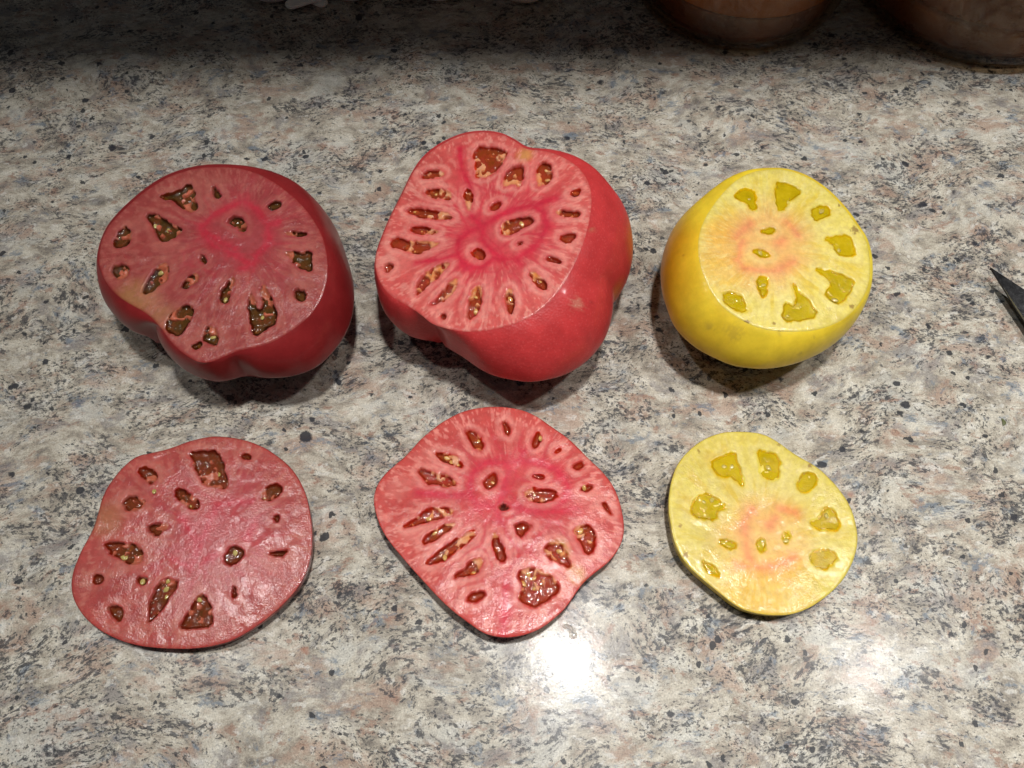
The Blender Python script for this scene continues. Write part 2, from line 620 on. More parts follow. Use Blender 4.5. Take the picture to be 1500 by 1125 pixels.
    F = np.stack([ids[:-1], nx[:-1], nx[1:], ids[1:]], -1).reshape(-1, 4)[:, ::-1]
    F = F[:, ::-1] if True else F
    # orientation: outward along n
    return dict(V=W3(P, z), F=F, C=np.clip(C, 0, 1), P=P, z=z, SD=SD, lr=lr, lc=lc, W3=W3, loc=loc, c=c, th=th, R=R,
                u=u, v=v, n=n, o=o, rimz=z.reshape(NR, NA)[-1], dep=dep, cav=cav)


def fix_normals(V, F, ref):
    a, b, c = V[F[0, 0]], V[F[0, 1]], V[F[0, 2]]
    k = len(F) // 2
    a, b, c = V[F[k, 0]], V[F[k, 1]], V[F[k, 2]]
    return F if np.dot(np.cross(b - a, c - a), ref) > 0 else F[:, ::-1]


def seed_mesh(name, mat):
    bm = bmesh.new()
    bmesh.ops.create_uvsphere(bm, u_segments=10, v_segments=6, radius=1.0)
    for vv in bm.verts:
        x, y, z = vv.co
        taper = 1.0 - 0.35 * max(0, x) ** 1.5
        vv.co = (x * 0.0017, y * 0.00115 * taper, z * 0.00055)
    me = bpy.data.meshes.new(name)
    bm.to_mesh(me); bm.free()
    me.polygons.foreach_set('use_smooth', [True] * len(me.polygons))
    me.materials.append(mat)
    return me


def add_face_objects(root, fc, spec, mats, smesh):
    V, F = fc['V'], fix_normals(fc['V'], fc['F'], fc['n'])
    # close the tiny hole at the middle
    V = np.vstack([V, V[:NA].mean(0)[None]])
    C = np.vstack([fc['C'], fc['C'][:NA].mean(0)[None]])
    mid = len(V) - 1
    tri = [(i, (i + 1) % NA, mid) for i in range(NA)]
    a, b = V[0], V[NA // 3]
    if np.dot(np.cross(V[1] - V[0], V[mid] - V[0]), fc['n']) < 0:
        tri = [t[::-1] for t in tri]
    mesh_np('cut_flesh', V, [tuple(f) for f in F.tolist()] + tri, mats['flesh'], root, color=C)
    P = fc['P']
    gz = (vnoise(P, 380, 77, 2) - 0.5) * 0.0007
    for k in range(len(fc['SD'])):
        if k in spec.get('dry', ()):
            continue
        sd = fc['SD'][k]
        sel = sd < 0.0004
        if sel.sum() < 12:
            continue
        lvl = fc['dep'] * (spec.get('lvl', 0.28) + 0.14 * ((k * 37) % 10) / 10)
        h = -lvl + gz * min(1.0, lvl / 0.001) + min(0.0008, (0.75 if lvl > 0.0006 else 0.2) * lvl) * sstep(-0.0012, 0.0003, sd)
        good = sel[F].all(1)
        f = F[good]
        if len(f) < 6:
            continue
        used = np.unique(f)
        remap = np.full(len(P), -1); remap[used] = np.arange(len(used))
        mesh_np('seed_gel', fc['W3'](P[used], h[used]), remap[f], mats['gel'], root,
                color=np.repeat(sstep(0.0, -spec.get('gelw', 0.0018), sd[used])[:, None], 3, 1))
    sp = fc['loc'](spec['seeds'])
    for i, q in enumerate(sp):
        j = np.argmin(((P - q) ** 2).sum(1))
        inside = fc['cav'][j] > 0.5
        h = (-fc['dep'] * (spec.get('lvl', 0.28) + 0.06) + random.uniform(-0.0008, 0.00005)) if inside else 0.0002
        o = bpy.data.objects.new('seed', smesh)
        COL.objects.link(o)
        o.parent = root
        o.matrix_parent_inverse = Matrix.Translation(-Vector(root.location))
        p3 = fc['W3'](q[None], np.array([h]))[0]
        rx, ry, rz = random.uniform(-.35, .35), random.uniform(-.35, .35), random.uniform(0, 6.28)
        sc = random.uniform(0.75, 1.05)
        o.location = p3
        o.rotation_euler = (rx, ry, rz)
        o.scale = (sc, sc, sc)


def skin_color(V, spec, pal, seed):
    C = np.empty((len(V), 3))
    m = vnoise(V, 28, seed + 40, 4)[:, None]
    C[:] = np.array(pal['skin']) * (0.85 + 0.3 * m)
    for (pos, r, col, f) in spec.get('skinpatch', []):
        d = np.linalg.norm(V - np.asarray(pos), axis=1) / r + (m[:, 0] - 0.5) * 0.8
        g = (sstep(1.0, 0.2, d) * f)[:, None]
        C = C * (1 - g) + np.array(col) * g
    return np.clip(C, 0, 1)


def cut_tomato(spec, pal, mats, smesh, seed):
    to_px = lambda p: np.asarray(p, float).reshape(-1, 2) / spec['zs'] + np.asarray(spec['zo'])
    zc, tilt = spec['zc'], spec['tilt']
    n = np.array([math.sin(math.radians(tilt[0])), math.sin(math.radians(tilt[1])), 1.0]); n /= np.linalg.norm(n)
    cpx = to_px(np.mean(spec['cut'], 0))[0]
    o = at(cpx[0], cpx[1], zc)
    fc = build_face(spec, o, n, to_px, pal, seed)
    # widest ring, from the silhouette, and the body lofted through it
    ze = spec['ze']
    sil = on_plane(to_px(spec['sil']), (0, 0, ze), np.array([0, 0, 1.0]))[:, :2]
    ce, th, Re = polar(sil, NA)
    rim = fc['V'].reshape(NR, NA, 3)[-1]
    ring = np.stack([ce[0] + Re * np.cos(th), ce[1] + Re * np.sin(th), np.full(NA, ze)], 1)
    # keep the far side from bulging more than the rest
    rc = np.linalg.norm(rim[:, :2] - ce, axis=1)
    rc_th = np.arctan2(rim[:, 1] - ce[1], rim[:, 0] - ce[0])
    oo = np.argsort(rc_th)
    rc_i = np.interp(th, rc_th[oo], rc[oo], period=2 * math.pi)
    dv = np.stack([np.cos(th), np.sin(th)], 1)
    fac = ((CO[:2] - ring[:, :2]) / np.linalg.norm(CO - ring, axis=1)[:, None] * dv).sum(1)
    fb = spec.get('farbulge', 0.012)
    lim = rc_i + fb + max(0, 0.032 - fb) * sstep(-0.15, 0.10, fac)
    Re2 = np.minimum(Re, lim)
    for _ in range(30):
        Re2 = (np.roll(Re2, 1) + 2 * Re2 + np.roll(Re2, -1)) / 4
    Re2 = np.minimum(Re2, Re)
    for (pp, dp, wd) in spec.get('clefts', []):
        q = on_plane(to_px([pp]), (0, 0, ze), np.array([0, 0, 1.0]))[0][:2] - ce
        dth = np.angle(np.exp(1j * (th - math.atan2(q[1], q[0]))))
        Re2 = Re2 - dp * np.exp(-np.abs(dth / wd) ** 1.4)
    ring[:, 0] = ce[0] + Re2 * np.cos(th); ring[:, 1] = ce[1] + Re2 * np.sin(th)
    rows = []
    a0 = 0.22
    for tt in np.linspace(0, 1, 22):
        a = a0 + (math.pi / 2 - a0) * tt
        k = (math.sin(a) - math.sin(a0)) / (1 - math.sin(a0))
        row = rim * (1 - k) + ring * k
        row[:, 2] = ze + (rim[:, 2] - ze) * math.cos(a) / math.cos(a0)
        rows.append(row)
    cen = np.array([ce[0], ce[1], 0])
    for a in np.linspace(0, math.pi / 2, 22)[1:]:
        k = 0.34 + 0.66 * math.cos(a) ** 0.8
        if a > 1.57:
            k = 0.34
        row = cen + (ring - cen) * k
        row[:, 2] = ze * (1 - math.sin(a))
        rows.append(row)
    V = np.concatenate(rows)
    nrow = len(rows)
    V[:, :2] += ((vnoise(V, 60, seed + 50, 2) - 0.5) * 0.0012 * sstep(0, 0.004, np.repeat(np.arange(nrow), NA) * 0.001))[:, None] * \
        ((V[:, :2] - ce) / (np.linalg.norm(V[:, :2] - ce, axis=1)[:, None] + 1e-9))
    # the fruit never reaches past the outline it was measured from
    pc, pth, pR = polar(to_px(spec['sil']), NA)
    d = to_photo(V) - pc
    lim_px = np.interp(np.arctan2(d[:, 1], d[:, 0]), pth, pR, period=2 * math.pi)
    k = np.minimum(1.0, lim_px / np.maximum(np.hypot(d[:, 0], d[:, 1]), 1e-6))
    rr = rays(pc + d * k[:, None])
    V2 = CO + rr * ((V[:, 2] - HCAM) / rr[:, 2])[:, None]
    V = np.where((k < 1)[:, None], V2, V)
    ids = np.arange(nrow * NA).reshape(nrow, NA); nx = np.roll(ids, -1, 1)
    F = np.stack([ids[:-1], ids[1:], nx[1:], nx[:-1]], -1).reshape(-1, 4)
    q = F[len(F) // 4]
    nn = np.cross(V[q[1]] - V[q[0]], V[q[2]] - V[q[0]])
    if np.dot(nn[:2], V[q[0], :2] - ce) < 0:
        F = F[:, ::-1]
    F = [tuple(f) for f in F.tolist()] + [tuple(ids[-1].tolist())]
    base = (float(ce[0]), float(ce[1]), 0.0)
    root = thing(spec['name'], spec['label'], 'tomato', base, 'cut tomatoes in a row')
    sc = dict(spec)
    sc['skinpatch'] = [((*on_plane(to_px([pp]), (0, 0, pz), np.array([0, 0, 1.0]))[0],), r, c, f)
                       for (pp, pz, r, c, f) in spec.get('skinpatch', [])]
    C = skin_color(V, sc, pal, seed)
    for (pp, pz, br, bc) in spec.get('skinmarks', []):
        pos = on_plane(to_px([pp]), (0, 0, pz), np.array([0, 0, 1.0]))[0]
        near = V[np.argmin(((V[:22 * NA] - CO) / np.linalg.norm(V[:22 * NA] - CO, axis=1)[:, None] @ ((pos - CO) / np.linalg.norm(pos - CO))) * -1)]
        d = np.linalg.norm(V - near, axis=1) / br + (vnoise(V, 1400, seed + 61, 2) - 0.5) * 1.4
        g = (sstep(1.0, 0.1, d) * 0.38)[:, None]
        C = C * (1 - g) + np.array(bc) * g
    mesh_np('skin', V, F, mats['skin'], root, color=C)
    add_face_objects(root, fc, spec, mats, smesh)
    return root


def tomato_slice(spec, pal, mats, smesh, seed):
    to_px = lambda p: np.asarray(p, float).reshape(-1, 2) / spec['zs'] + np.asarray(spec['zo'])
    tilt = spec['tilt']
    n = np.array([math.sin(math.radians(tilt[0])), math.sin(math.radians(tilt[1])), 1.0]); n /= np.linalg.norm(n)
    cpx = to_px(np.mean(spec['cut'], 0))[0]
    o = at(cpx[0], cpx[1], spec['zc'])
    fc = build_face(spec, o, n, to_px, pal, seed)
    rim = fc['V'].reshape(NR, NA, 3)[-1]
    cen = rim.mean(0)
    rows = []
    for t in np.linspace(0, 1, 12):
        bul = 1 + spec.get('bulge', 0.012) * math.sin(math.pi * min(1, t * 0.9 + 0.05)) + spec.get('flare', -0.045) * t
        row = rim.copy()
        row[:, :2] = cen[:2] + (rim[:, :2] - cen[:2]) * bul
        row[:, 2] = rim[:, 2] * (1 - t)
        rows.append(row)
    V = np.concatenate(rows); nrow = len(rows)
    ids = np.arange(nrow * NA).reshape(nrow, NA); nx = np.roll(ids, -1, 1)
    F = np.stack([ids[:-1], ids[1:], nx[1:], nx[:-1]], -1).reshape(-1, 4)
    q = F[len(F) // 2]
    if np.dot(np.cross(V[q[1]] - V[q[0]], V[q[2]] - V[q[0]])[:2], V[q[0], :2] - cen[:2]) < 0:
        F = F[:, ::-1]
    F = [tuple(f) for f in F.tolist()] + [tuple(ids[-1].tolist())]
    root = thing(spec['name'], spec['label'], 'tomato slice', (float(cen[0]), float(cen[1]), 0.0), 'tomato slices in a row')
    C = skin_color(V, dict(), pal, seed)
    mesh_np('skin', V, F, mats['skin'], root, color=C)
    add_face_objects(root, fc, spec, mats, smesh)
    return root


# ------------------------------------------------------------------ what each tomato looks like (outlines traced on the cut plane)
T1 = dict(name='cut_tomato', zs=1312 / 420, zo=(120, 220), zc=0.046, ze=0.026, farbulge=0.03, tilt=(-5, -9),
    label='dark red cut tomato with olive brown seed gel, left of the pink one', depth=0.0042,
    sil=[(640,62),(760,70),(880,98),(980,145),(1060,215),(1130,300),(1180,390),(1215,490),(1240,580),(1248,670),(1240,760),(1205,850),(1150,925),(1090,985),(1020,1020),(940,1040),(840,1045),(780,1035),(735,1035),(690,1050),(630,1062),(560,1050),(490,1020),(430,975),(380,920),(340,880),(310,855),(250,840),(190,800),(140,750),(95,680),(72,600),(64,520),(75,440),(105,360),(150,300),(210,240),(280,180),(360,125),(450,88),(540,68)],
    cut=[(640,75),(740,85),(830,115),(910,165),(980,225),(1040,290),(1085,360),(1115,440),(1125,520),(1120,600),(1095,680),(1050,750),(990,800),(920,850),(850,885),(780,905),(720,915),(660,940),(600,965),(550,975),(500,955),(450,920),(400,870),(360,815),(320,765),(270,730),(210,700),(150,655),(105,600),(80,540),(75,480),(85,420),(110,360),(155,305),(215,245),(285,187),(365,132),(450,97),(540,78)],
    loc=[[(360,205),(430,195),(490,150),(515,185),(515,235),(530,270),(490,285),(455,260),(420,225),(370,225)],
         [(598,158),(635,205),(620,220),(600,205)],
         [(280,290),(350,300),(420,340),(468,370),(420,400),(375,420),(345,400),(325,345)],
         [(190,342),(222,375),(222,410),(190,440),(145,445),(150,405),(175,370)],
         [(130,545),(165,520),(210,530),(215,560),(185,595),(150,580)],
         [(395,510),(360,520),(320,560),(275,640),(300,660),(350,620),(395,590)],
         [(455,620),(480,585),(530,560),(535,590),(500,620),(465,635)],
         [(550,480),(570,500),(565,520),(540,500)],
         [(690,575),(700,590),(685,640),(660,705),(630,690),(630,650),(660,620)],
         [(770,650),(790,690),(800,730),(830,720),(820,640),(835,610),(860,660),(885,740),(888,790),(840,810),(790,850),(775,800),(755,700)],
         [(380,800),(410,740),(460,710),(510,720),(500,770),(460,830),(430,850),(395,830)],
         [(580,795),(620,830),(620,880),(590,890),(545,860)],
         [(498,890),(540,875),(545,895),(510,910)],
         [(925,465),(960,460),(1000,470),(1045,460),(1052,510),(1045,555),(1000,540),(960,500)],
         [(975,630),(1025,650),(1010,690),(980,685)],
         [(850,245),(900,230),(915,250),(880,270),(850,260)],
         [(935,372),(1020,376),(1020,388),(940,392)],
         [(660,325),(700,295),(740,320),(755,365),(725,375),(700,345)]],
    core=[[(740,230),(800,270),(850,340),(860,420),(800,480),(780,530),(700,480),(600,440),(540,360),(600,300),(740,230)],
          [(560,370),(650,430),(700,450)], [(780,530),(730,545)], [(850,340),(900,330)]],
    seeds=[(425,770),(390,808),(525,888),(790,765),(820,760),(795,820),(812,795),(375,215),(480,185),(650,680),(330,340),(390,360),(355,555),(590,850)],
    clefts=[((330,872),0.0035,0.10),((745,1032),0.002,0.10)],
    blush=[(250,690,130,(0.40,0.22,0.07),0.55),(360,760,90,(0.38,0.2,0.08),0.5)])
T2 = dict(name='cut_tomato', zs=1152 / 420, zo=(530, 170), zc=0.051, ze=0.027, tilt=(-10, -5), farbulge=0.034,
    label='large pinkish red cut tomato with orange blotch on its skin, between dark red and yellow', depth=0.0040,
    sil=[(490,57),(560,65),(620,95),(665,128),(740,130),(820,145),(890,175),(950,220),(1000,280),(1045,340),(1075,410),(1090,490),(1090,570),(1075,640),(1050,695),(1018,745),(1005,810),(985,880),(950,940),(890,1000),(820,1040),(740,1062),(670,1070),(600,1060),(530,1045),(470,1015),(410,970),(350,935),(300,905),(240,900),(180,880),(120,830),(80,770),(60,700),(48,630),(55,550),(80,480),(110,410),(140,350),(170,290),(200,225),(240,165),(300,115),(370,80),(430,62)],
    cut=[(490,62),(560,72),(615,100),(660,135),(730,137),(800,160),(860,195),(905,245),(925,310),(920,390),(905,460),(880,540),(850,600),(815,670),(770,730),(710,785),(640,825),(560,850),(480,865),(400,868),(330,852),(280,835),(240,800),(190,765),(130,735),(85,690),(60,640),(52,590),(60,540),(85,475),(115,405),(145,345),(175,285),(205,225),(245,168),(303,120),(372,85),(430,67)],
    loc=[[(445,150),(480,118),(585,140),(570,180),(530,225),(490,248),(455,240),(460,190)],
         [(235,250),(250,220),(310,215),(335,230),(310,245),(270,245)],
         [(250,300),(300,290),(355,300),(360,335),(310,330),(270,322)],
         [(410,305),(430,290),(445,320),(435,385),(415,350)],
         [(565,250),(590,215),(630,195),(650,210),(640,285),(610,270),(575,285)],
         [(705,200),(730,182),(760,200),(765,240),(745,270),(710,288),(700,250)],
         [(835,310),(870,290),(880,300),(860,318)],
         [(780,380),(830,375),(875,385),(865,405),(790,400)],
         [(790,485),(830,468),(862,480),(830,515)],
         [(735,575),(770,562),(803,585),(780,590)],
         [(668,625),(700,625),(740,670),(738,700),(700,675)],
         [(172,385),(205,365),(280,378),(340,385),(370,415),(310,412),(240,405)],
         [(185,450),(240,438),(315,463),(280,472),(225,472)],
         [(110,520),(125,487),(200,505),(318,503),(280,530),(220,556),(170,535)],
         [(85,600),(110,588),(128,605),(100,632)],
         [(215,730),(232,650),(260,635),(300,605),(350,585),(335,620),(290,660),(245,695)],
         [(265,770),(310,720),(345,680),(385,645),(380,690),(345,730)],
         [(420,825),(428,740),(450,690),(478,680),(480,730),(465,790)],
         [(597,800),(575,755),(580,700),(600,690),(612,730),(610,770)],
         [(558,455),(570,425),(620,410),(685,402),(688,425),(650,440),(600,475),(570,475)],
         [(440,540),(470,530),(495,560),(480,578),(450,565)],
         [(510,370),(540,340),(560,345),(540,375)],
         [(620,512),(650,500),(632,520)],
         [(318,800),(337,798),(330,817)]],
    core=[[(490,440),(430,465),(390,500),(385,560),(420,610),(480,610),(530,570),(570,575),(620,575),(680,540),(720,490),(745,440),(730,390),(690,360),(620,370),(550,400),(490,440),(480,490),(520,540),(570,575)],
          [(395,130),(400,210),(440,290)], [(690,360),(780,330)], [(385,560),(300,580),(220,590)], [(480,440),(440,400)], [(620,575),(640,600)]],
    seeds=[(520,150),(545,160),(500,165),(300,305),(340,318),(280,300),(215,378),(240,460),(275,460),(180,520),(215,535),(260,660),(335,710),(455,780),(460,720),(740,215),(745,250),(860,300),(595,730),(715,655),(640,430),(460,560)],
    clefts=[((270,905),0.005,0.09),((1018,745),0.0012,0.08)],
    blush=[(655,160,45,(0.62,0.36,0.08),0.6)],
    skinpatch=[((1060,520),0.030,0.017,(0.62,0.20,0.02),0.85), ((985,690),0.030,0.010,(0.62,0.24,0.03),0.7), ((1000,930),0.02,0.009,(0.55,0.2,0.03),0.5)],
    skinmarks=[((868,760),0.045,0.004,(0.62,0.36,0.24)), ((928,460),0.05,0.0016,(0.42,0.2,0.1)), ((920,748),0.04,0.0009,(0.12,0.02,0.02))])
T3 = dict(name='cut_tomato', zs=1224 / 370, zo=(930, 220), zc=0.046, ze=0.026, farbulge=0.03, tilt=(6, -8),
    label='yellow cut tomato with pink blushed core', lvl=0.14, gelw=0.0016, grow=0.0008, depth=0.0014,
    sil=[(640,85),(720,85),(800,105),(870,140),(940,190),(1000,250),(1050,310),(1090,370),(1125,420),(1145,480),(1155,560),(1150,650),(1130,720),(1090,800),(1040,870),(980,930),(900,985),(810,1025),(720,1050),(620,1062),(540,1055),(470,1045),(390,1010),(310,970),(240,915),(185,850),(155,770),(130,690),(122,600),(130,520),(155,440),(190,370),(240,305),(300,250),(370,190),(440,140),(500,110),(570,90)],
    cut=[(640,92),(720,92),(800,112),(870,147),(940,197),(1000,258),(1045,315),(1085,375),(1118,425),(1135,485),(1143,560),(1138,640),(1115,705),(1075,765),(1020,815),(950,850),(880,872),(800,880),(700,878),(620,865),(550,840),(480,800),(420,755),(380,705),(350,650),(325,590),(308,520),(305,450),(315,390),(340,330),(380,265),(420,215),(470,160),(530,120),(580,100)],
    loc=[[(490,215),(530,190),(575,195),(580,230),(590,290),(565,290),(545,255),(500,235)],
         [(682,158),(740,165),(800,190),(800,210),(750,240),(720,297),(690,290)],
         [(855,300),(890,270),(930,275),(950,300),(910,330),(875,345)],
         [(910,430),(970,418),(1040,415),(1055,460),(1068,515),(1000,510),(975,490),(960,455)],
         [(870,572),(930,580),(1000,605),(1060,625),(1050,670),(1000,740),(950,730),(925,690),(960,650),(920,610)],
         [(765,635),(800,690),(850,740),(888,800),(800,825),(720,830),(725,730),(760,760),(790,740)],
         [(592,620),(640,615),(640,660),(625,715),(605,680)],
         [(430,690),(510,695),(530,740),(545,785),(480,770),(430,730)],
         [(570,490),(610,482),(655,505),(640,520),(600,510)],
         [(610,392),(650,378),(680,385),(650,405)]],
    core=[[(490,425),(520,390),(560,355)], [(520,440),(500,530),(530,570),(610,585),(690,585),(730,560),(770,540)], [(695,452),(720,440)], [(740,350),(765,375),(790,410)]],
    seeds=[(555,205),(560,240),(740,250),(905,295),(970,440),(985,480),(970,725),(735,795),(800,760),(620,650),(605,495),(990,650)],
    blush=[(650,470,260,(0.80,0.42,0.14),0.75),(400,390,90,(0.78,0.40,0.05),0.7),(400,560,200,(0.80,0.44,0.09),0.6)],
    marks=[(540,835,18,(0.2,0.1,0.02)),(675,838,11,(0.25,0.13,0.03)),(990,268,10,(0.25,0.13,0.03)),(1066,390,20,(0.22,0.11,0.03)),(1055,755,16,(0.25,0.13,0.03)),(705,880,10,(0.25,0.13,0.03))],
    skinpatch=[((190,560),0.03,0.034,(0.72,0.36,0.012),0.85), ((290,800),0.02,0.030,(0.72,0.38,0.012),0.7), ((1120,600),0.03,0.030,(0.68,0.54,0.06),0.8), ((380,190),0.04,0.022,(0.62,0.42,0.015),0.7)],
    skinmarks=[((480,885),0.033,0.0052,(0.36,0.22,0.04)), ((360,850),0.032,0.0025,(0.36,0.22,0.05)), ((235,510),0.045,0.0007,(0.3,0.08,0.01)), ((700,890),0.04,0.0015,(0.35,0.22,0.05)), ((870,905),0.04,0.0012,(0.35,0.22,0.05)), ((800,985),0.03,0.0016,(0.38,0.24,0.05))])
S1 = dict(name='tomato_slice', zs=1286 / 400, zo=(80, 620), zc=0.0078, wavy=0.0004, tilt=(-1.6, -1.3),
    label='dark red round slice with brown seed gel, in front of the dark red tomato', depth=0.0036,
    cut=[(730,60),(830,65),(920,85),(1000,120),(1070,170),(1130,230),(1175,310),(1200,400),(1212,500),(1210,600),(1190,690),(1150,770),(1080,850),(1000,920),(920,975),(840,1020),(760,1045),(660,1060),(560,1062),(460,1055),(370,1043),(280,1012),(210,975),(150,925),(105,865),(80,800),(78,740),(95,670),(125,600),(160,540),(190,480),(205,420),(225,350),(260,280),(310,215),(380,155),(460,140),(540,120),(630,85)],
    loc=[[(390,215),(430,205),(475,235),(478,270),(445,290),(410,250)],
         [(330,350),(400,345),(428,380),(400,410),(350,415),(320,380)],
         [(635,130),(700,135),(770,130),(790,190),(820,270),(805,310),(755,300),(710,295),(680,245),(650,180)],
         [(570,310),(620,320),(660,355),(690,385),(660,405),(610,385),(570,350)],
         [(425,490),(480,470),(535,470),(540,490),(510,505),(480,535)],
         [(230,560),(330,565),(395,580),(425,625),(410,655),(350,670),(300,630),(250,600)],
         [(180,710),(230,715),(215,755),(180,760)],
         [(245,860),(310,860),(320,895),(300,940),(265,905)],
         [(510,735),(580,735),(575,770),(540,820),(490,890),(435,950),(445,870),(460,800)],
         [(680,800),(720,830),(745,890),(740,955),(660,965),(580,965),(620,910),(650,860)],
         [(970,345),(1000,290),(1060,290),(1070,330),(1000,370)],
         [(800,620),(840,575),(885,590),(885,630),(840,665),(800,655)],
         [(1000,612),(1060,602),(1105,598),(1060,628)],
         [(830,790),(845,770),(858,800),(840,820)],
         [(385,727),(430,727),(433,752),(400,758)],
         [(1032,438),(1057,438),(1045,468)],
         [(880,148),(920,150),(915,168),(890,165)]],
    core=[[(770,390),(720,480),(680,580),(640,680),(560,640)], [(770,390),(830,375),(930,370)], [(700,660),(760,620)], [(680,580),(600,450)], [(940,480),(900,540)]],
    seeds=[(715,230),(760,235),(720,265),(470,322),(640,385),(600,370),(345,590),(395,630),(320,630),(408,742),(520,780),(525,810),(530,740),(675,830),(990,345),(845,610),(345,575)],
    blush=[(240,470,110,(0.42,0.22,0.09),0.45)])
S2 = dict(name='tomato_slice', zs=1216 / 400, zo=(530, 580), zc=0.0095, wavy=0.0007, tilt=(0.4, 0.6),
    label='pinkish red slice with a black pinhole in its core, in front of the large tomato', depth=0.0036, dry=(21,),
    cut=[(560,48),(640,48),(720,62),(790,95),(850,140),(910,180),(960,225),(1010,280),(1060,325),(1105,375),(1135,430),(1155,500),(1168,570),(1165,630),(1140,690),(1100,740),(1040,785),(985,830),(950,880),(910,940),(860,988),(800,1035),(740,1060),(670,1075),(600,1073),(540,1055),(470,1005),(400,955),(330,885),(260,808),(190,730),(130,660),(85,590),(60,520),(50,460),(65,400),(100,350),(150,305),(200,265),(250,205),(310,150),(390,95),(470,62)],
    loc=[[(460,148),(505,160),(535,200),(540,240),(515,240),(490,205)],
         [(628,115),(655,125),(660,175),(635,165)],
         [(760,200),(785,155),(800,185),(785,220),(765,228)],
         [(860,245),(880,230),(890,240),(870,255)],
         [(935,315),(975,290),(990,310),(960,328)],
         [(970,415),(1010,395),(1035,400),(1000,430)],
         [(315,248),(385,258),(430,275),(450,320),(400,305),(355,285)],
         [(240,315),(320,345),(385,350),(430,395),(380,405),(330,385),(285,390)],
         [(170,590),(240,550),(285,505),(345,498),(410,505),(400,530),(320,550),(250,570)],
         [(265,660),(300,610),(360,575),(430,560),(380,600),(330,640)],
         [(280,745),(345,690),(420,640),(500,595),(510,615),(460,660),(395,710),(320,748)],
         [(400,810),(460,770),(490,725),(530,718),(540,745),(510,790),(460,800)],
         [(465,905),(490,875),(540,870),(545,890),(500,920)],
         [(590,600),(605,640),(635,680),(640,730),(610,735),(590,690),(580,650)],
         [(685,570),(760,570),(730,600),(715,630),(690,605)],
         [(805,680),(860,640),(890,660),(915,720),(940,770),(880,740),(830,720)],
         [(940,580),(1000,570),(1040,610),(1040,680),(1000,705),(970,650)],
         [(690,790),(740,765),(800,775),(860,810),(885,855),(840,900),(770,945),(700,910),(720,850)],
         [(545,380),(570,345),(605,350),(600,395),(570,415),(550,405)],
         [(725,440),(745,410),(800,420),(860,420),(868,455),(800,475),(750,465)],
         [(760,350),(800,350),(815,365),(785,368)],
         [(606,500),(632,483),(656,502)],
         [(1068,476),(1087,480),(1117,527),(1095,515)]],
    core=[[(640,300),(660,330),(640,370),(625,450),(600,490),(520,490),(480,440),(490,350),(540,300),(640,300),(700,290),(800,300),(880,340),(920,400),(900,470),(840,520),(740,510),(640,480)],
          [(700,290),(720,250)], [(640,830),(640,960),(630,1060)], [(470,440),(350,440),(250,430)], [(840,520),(960,500)], [(600,490),(610,560)]],
    seeds=[(515,195),(795,190),(380,275),(400,290),(430,300),(355,515),(295,545),(325,610),(395,690),(370,720),(495,785),(875,655),(880,690),(975,600),(765,810),(770,850),(720,830),(740,790),(575,380),(765,430),(800,460),(990,410),(600,680)],
    blush=[(950,790,60,(0.62,0.42,0.1),0.55),(885,690,60,(0.5,0.42,0.06),0.5)],
    marks=[(632,494,22,(0.012,0.004,0.004))])
S3 = dict(name='tomato_slice', zs=1161 / 320, zo=(960, 610), zc=0.0090, tilt=(0, 0),
    label='yellow slice with pink blushed core, in front of the yellow tomato', lvl=0.14, gelw=0.0018, grow=0.0009, depth=0.0013,
    cut=[(430,78),(520,82),(590,100),(650,135),(710,180),(780,225),(850,260),(920,320),(980,390),(1030,460),(1060,540),(1078,630),(1070,710),(1040,800),(990,880),(930,940),(850,1000),(770,1040),(680,1058),(580,1055),(490,1036),(420,1000),(350,945),(280,888),(200,820),(140,750),(105,680),(85,590),(68,490),(75,390),(100,290),(140,220),(200,160),(270,115),(350,85)],
    loc=[[(290,250),(360,215),(415,185),(435,250),(455,300),(475,380),(440,350),(410,310),(350,325)],
         [(540,180),(600,195),(655,210),(655,300),(640,345),(600,330),(560,320),(555,240)],
         [(760,340),(800,300),(860,320),(850,370),(800,400),(765,400)],
         [(200,470),(250,410),(310,430),(380,480),(330,500),(320,545),(230,540),(195,510)],
         [(820,560),(870,555),(910,480),(950,500),(985,600),(900,595),(840,585)],
         [(825,720),(900,710),(970,740),(940,790),(870,810),(835,780)],
         [(330,660),(400,660),(435,690),(390,705)],
         [(240,770),(300,790),(350,850),(290,830)],
         [(540,670),(570,650),(590,690),(570,720),(545,700)],
         [(680,640),(700,610),(715,640),(695,680)]],
    core=[[(510,495),(470,560),(480,640),(490,740),(530,800),(640,800),(740,750)], [(660,490),(740,510)], [(600,580),(640,540)], [(440,790),(530,800)]],
    seeds=[(405,270),(365,265),(600,270),(305,440),(260,460),(910,525),(880,560),(570,660),(695,660)],
    blush=[(600,650,270,(0.80,0.43,0.14),0.7),(560,930,330,(0.80,0.44,0.07),0.6)],
    marks=[(232,183,14,(0.3,0.17,0.04)),(823,263,15,(0.28,0.15,0.04)),(133,580,12,(0.35,0.2,0.05)),(160,735,18,(0.35,0.2,0.08)),(655,150,12,(0.36,0.24,0.06))])

